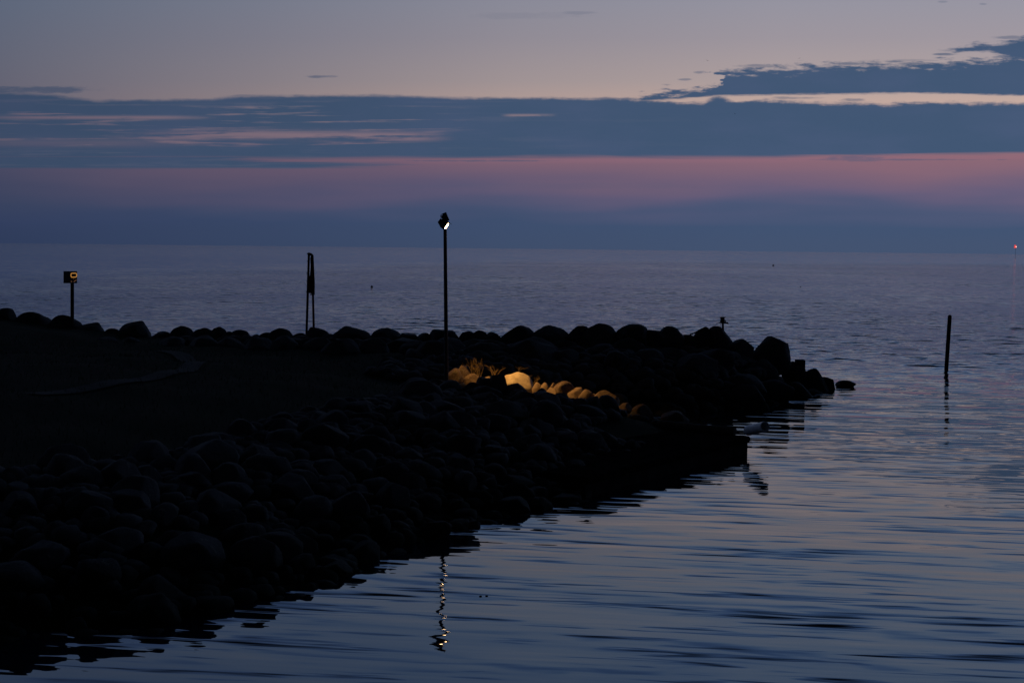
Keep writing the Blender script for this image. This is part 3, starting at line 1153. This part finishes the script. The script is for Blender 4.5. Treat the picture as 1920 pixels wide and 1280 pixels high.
ring = MB()
loop = [(0.20, .14), (.80, .13), (.93, .22), (.93, .38), (.82, .47), (.22, .48), (.10, .40), (.10, .22), (0.20, .14)]
ring.path([onr(u, v) for u, v in loop], .020, 6)
part('yellow_mark', ring, M_MARK, rp)
tick = MB().path([onr(.52, .88), onr(.66, .80), onr(.90, .73)], .014, 6).path([onr(.10, .80), onr(.24, .90)], .012, 6).path([onr(.45, .60), onr(.5, .66)], .010, 6)
part('lower_mark', tick, M_MARK2, rp)

# ------------------------------------------------------------------ capped post on the breakwater
CD = ridge_depth(1350) + .1
c0 = at(1355.3, 614, CD)
cp = empty('capped_post', (c0.x, CD, c0.z - .25), 'small dark fitting on a short post atop the breakwater, arm out to its right', 'marker post')
q = lambda x, y, dep=CD: pq(cp, x, y, dep)
part('post', MB().tube(q(1355.9, 625), q(1355.3, 603), .040, .036, 10), M_IRON, cp)
part('body', MB().tube(q(1354.6, 605.5), q(1354.6, 597), .095, .066, 12).tube(q(1354.6, 597.2), q(1354.6, 595.6), .080, .080, 12), M_IRON, cp)
part('cap', MB().tube(q(1354.8, 595.8), q(1354.8, 594.0), .100, .088, 14).box((.08, .05, .018), Matrix.Translation(q(1358.5, 594.6))), M_IRON, cp)
part('aerial', MB().tube(q(1355.6, 594.3), q(1355.6, 588), .006, .004, 6), M_IRON, cp)
part('arm', MB().box((8.8 * CD / F, .05, 3.0 * CD / F), Matrix.Translation(q(1361.2, 605.3)), .006).box((1.6 * CD / F, .05, 3.4 * CD / F), Matrix.Translation(q(1364.9, 606.2)), .005), M_POLE, cp)
part('brace', MB().tube(q(1357.5, 598.5), q(1360.8, 601.6), .014, .014, 6).tube(q(1360.6, 601), q(1360.2, 604.4), .022, .016, 6), M_IRON, cp)
part('side_flap', MB().prism([q(1351.6, 599.4), q(1353.4, 599.4), q(1352.6, 604.6), q(1349.4, 604.8)], [q(1351.6, 599.4, CD + .05), q(1353.4, 599.4, CD + .05), q(1352.6, 604.6, CD + .05), q(1349.4, 604.8, CD + .05)]), M_IRON, cp, False)
part('wire', MB().tube(q(1351, 604.6), q(1342.5, 606.8), .012, .008, 6).path([q(1352, 604.5), q(1351.8, 608), q(1350.2, 610.3)], .006, 6), M_IRON, cp)
# a stick lying on the crest
st = MB().path([at(1294, 627, 48.3), at(1301, 624.5, 48.3), at(1309, 620.5, 48.3)], .022, 6).path([at(1301, 624.5, 48.3), at(1305, 624.2, 48.35)], .012, 6)
tag(link('stick', st.mesh('stick'), M_WOOD), 'thin bent stick lying in the dip left of the capped post', 'stick')

# ------------------------------------------------------------------ leaning pile in the water
pb = on_z(1774.5, 690, 0)
pt_ = at(1781.0, 592.5, pb.y)
pile = MB()
pd = (pt_ - pb)
pile.tube(pb - pd * .45, pt_, .088, .085, 14)
pile.tube(pt_ - pd.normalized() * .002, pt_ + pd.normalized() * .05, .085, .045, 14)
o = link('pile', pile.mesh('pile'), M_WOOD)
tag(o, 'single dark wooden pile leaning to the right out of open water', 'pile')

# ------------------------------------------------------------------ the jetty and the pipe end on it
JL = 7.4
jn = Vector((-jd.y, jd.x, 0))
jq = J0 - jd * .02


def jp(al, ac, zz):
    v = jq + jd * al + jn * ac
    return Vector((v.x, v.y, zz))


jet = empty('jetty', jp(-3, 1.2, 0), 'low dark slab jetty with a straight front wall, right of the riprap', 'jetty')
ZT = 0.40
W = 2.9
ring_ = [jp(.0, .0, 0), jp(.25, W, 0), jp(-JL, W + .1, 0), jp(-JL - .4, 0.05, 0)]
o3 = Vector(jet.location)
wl = part('wall', MB().prism([Vector((p.x, p.y, -1.0)) - o3 for p in ring_], [Vector((p.x, p.y, ZT - .14)) - o3 for p in ring_]), M_CONCD, jet, False)
ring2 = [jp(.05, -.06, 0), jp(.30, W + .05, 0), jp(-JL, W + .15, 0), jp(-JL - .4, -.01, 0)]
deck = MB().prism([Vector((p.x, p.y, ZT - .138)) - o3 for p in ring2], [Vector((p.x, p.y, ZT)) - o3 for p in ring2])
bmesh.ops.bevel(deck.b, geom=[e for e in deck.b.edges], offset=.025, segments=2, affect='EDGES')
part('deck', deck, M_CONC, jet)
kb = MB()
kb.tube(jp(.02, .35, ZT + .09) - o3, jp(.2, W - .25, ZT + .09) - o3, .10, .10, 10)
part('kerb_beam', kb, M_WOOD, jet)
# pale pipe end
pa, pb2 = at(1403, 806.5, 34.6), at(1434.5, 799.5, 33.9)
pipe = MB()
dv = (pb2 - pa).normalized()
R1, R2 = .128, .104
rot = dv.to_track_quat('Z', 'Y').to_matrix()
seg = 28
rings = []
for (t, rr) in ((0, R1), (0.03, R1), (.95, R1), (.975, R1 * 1.02), (1.0, R1), (1.0, R2), (.35, R2)):
    c = pa.lerp(pb2, t)
    rings.append([pipe.b.verts.new(c + rot @ Vector((math.cos(k / seg * 6.2832) * rr, math.sin(k / seg * 6.2832) * rr, 0))) for k in range(seg)])
for a, b in zip(rings, rings[1:]):
    for k in range(seg):
        pipe.b.faces.new((a[k], a[(k + 1) % seg], b[(k + 1) % seg], b[k]))
pipe.b.faces.new(rings[-1]); pipe.b.faces.new(rings[0][::-1])
o = link('pipe', pipe.mesh('pipe'), M_PIPE)
tag(o, 'pale grey pipe end sticking out past the tip of the dark jetty', 'pipe')

# ------------------------------------------------------------------ floats, far light, birds, drifting bits
def buoy(x, y, dia_px, label):
    p = on_z(x, y, 0)
    r_ = dia_px / 2 * p.y / F
    m = MB().ball((0, 0, r_ * .45), r_, (1, 1, .95)).tube((0, 0, r_ * 1.3), (0, 0, r_ * 1.55), r_ * .22, r_ * .18, 10)
    o = link('buoy', m.mesh('buoy'), M_RUBBER, loc=p)
    tag(o, label, 'buoy', 'buoys floating on the open water')


buoy(697, 538.6, 4.6, 'small dark round buoy afloat between the daymark and the lamp post')
buoy(1450, 498.6, 3.6, 'tiny far buoy floating near the horizon right of centre')
buoy(1501, 538.0, 2.0, 'tiny dark float on open water above the breakwater tip')

ND = 1500.0
lp_ = at(1904.5, 462.5, ND)
nav = empty('beacon', (lp_.x, ND, 0), 'far red beacon light glowing at the horizon by the right edge', 'beacon')
hz_ = lp_.z
part('mast', MB().tube((0, 0, -1), (0, 0, hz_ - 1.2), .12, .10, 8), M_POLE, nav)
part('gallery', MB().tube((0, 0, hz_ - 1.6), (0, 0, hz_ - 1.5), .7, .7, 12), M_IRON, nav)
part('lantern', MB().tube((-.5, 0, hz_ - 1.5), (-.5, 0, hz_ + 1.8), 1.1, .9, 16), M_RED, nav)
part('lamp_core', MB().ball((.15, -.8, hz_ - .1), .6), M_REDCORE, nav)


def gull(x, y, depth, span_px, bank, yaw, label):
    p = at(x, y, depth)
    b = bmesh.new()
    s = span_px * depth / F / 2
    # body, tapered towards head and tail
    secs = [(-.42, .01), (-.30, .05), (-.08, .10), (.12, .09), (.26, .06), (.36, .055), (.44, .015)]
    rr = []
    for yy, r_ in secs:
        rr.append([b.verts.new((math.cos(k / 8 * 6.2832) * r_, yy, math.sin(k / 8 * 6.2832) * r_)) for k in range(8)])
    for u, v in zip(rr, rr[1:]):
        for k in range(8):
            b.faces.new((u[k], u[(k + 1) % 8], v[(k + 1) % 8], v[k]))
    b.faces.new(rr[0][::-1]); b.faces.new(rr[-1])
    for sd in (-1, 1):
        rows = []
        for t, up_, lead, trail in ((.05, .04, .16, -.10), (.35, .22, .22, -.06), (.65, .26, .12, -.12), (1.0, .16, -.12, -.22)):
            rows.append([b.verts.new((sd * t, lead, up_ + .012)), b.verts.new((sd * t, trail, up_)), b.verts.new((sd * t, trail, up_ - .012)), b.verts.new((sd * t, lead, up_ - .016))])
        for u, v in zip(rows, rows[1:]):
            for k in range(4):
                b.faces.new((u[k], u[(k + 1) % 4], v[(k + 1) % 4], v[k]))
        b.faces.new(rows[0]); b.faces.new(rows[-1][::-1])
    bmesh.ops.recalc_face_normals(b, faces=b.faces)
    me = bpy.data.meshes.new('bird')
    b.to_mesh(me); b.free()
    o = link('bird', me, M_FEATHER, loc=p)
    o.scale = (s, s, s)
    o.rotation_euler = (0, bank, yaw)
    tag(o, label, 'bird', 'birds flying over the sea')


gull(1326.5, 114, 420, 6.0, .2, .4, 'tiny dark bird in the sky left of the upper cloud, wings raised')
gull(1499, 110, 460, 5.5, -.4, -.5, 'tiny dark bird gliding just above the upper cloud bank')
gull(1378, 213.5, 480, 5.0, .1, 1.2, 'tiny dark bird in front of the main cloud bank, lowest of the three')


def leaf(x, y, label):
    p = on_z(x, y, 0.006)
    m = MB().ball((0, 0, 0), .022, (1, .7, .45), 2)
    o = link('leaf', m.mesh('leaf'), M_LEAF, loc=p)
    tag(o, label, 'leaf', 'bits drifting on the calm water')


leaf(901, 1117, 'left one of two dark bits drifting near the lamp reflection')
leaf(912.5, 1116.5, 'right one of two dark bits drifting near the lamp reflection')

# ------------------------------------------------------------------ render settings
S.render.engine = 'CYCLES'
S.cycles.use_denoising = True
S.cycles.max_bounces = 6
S.cycles.caustics_reflective = False
S.cycles.caustics_refractive = False
S.cycles.sample_clamp_indirect = 4
S.view_settings.view_transform = 'Standard'
S.view_settings.look = 'None'
S.view_settings.exposure = 0
S.view_settings.gamma = 1
S.view_settings.use_curve_mapping = False
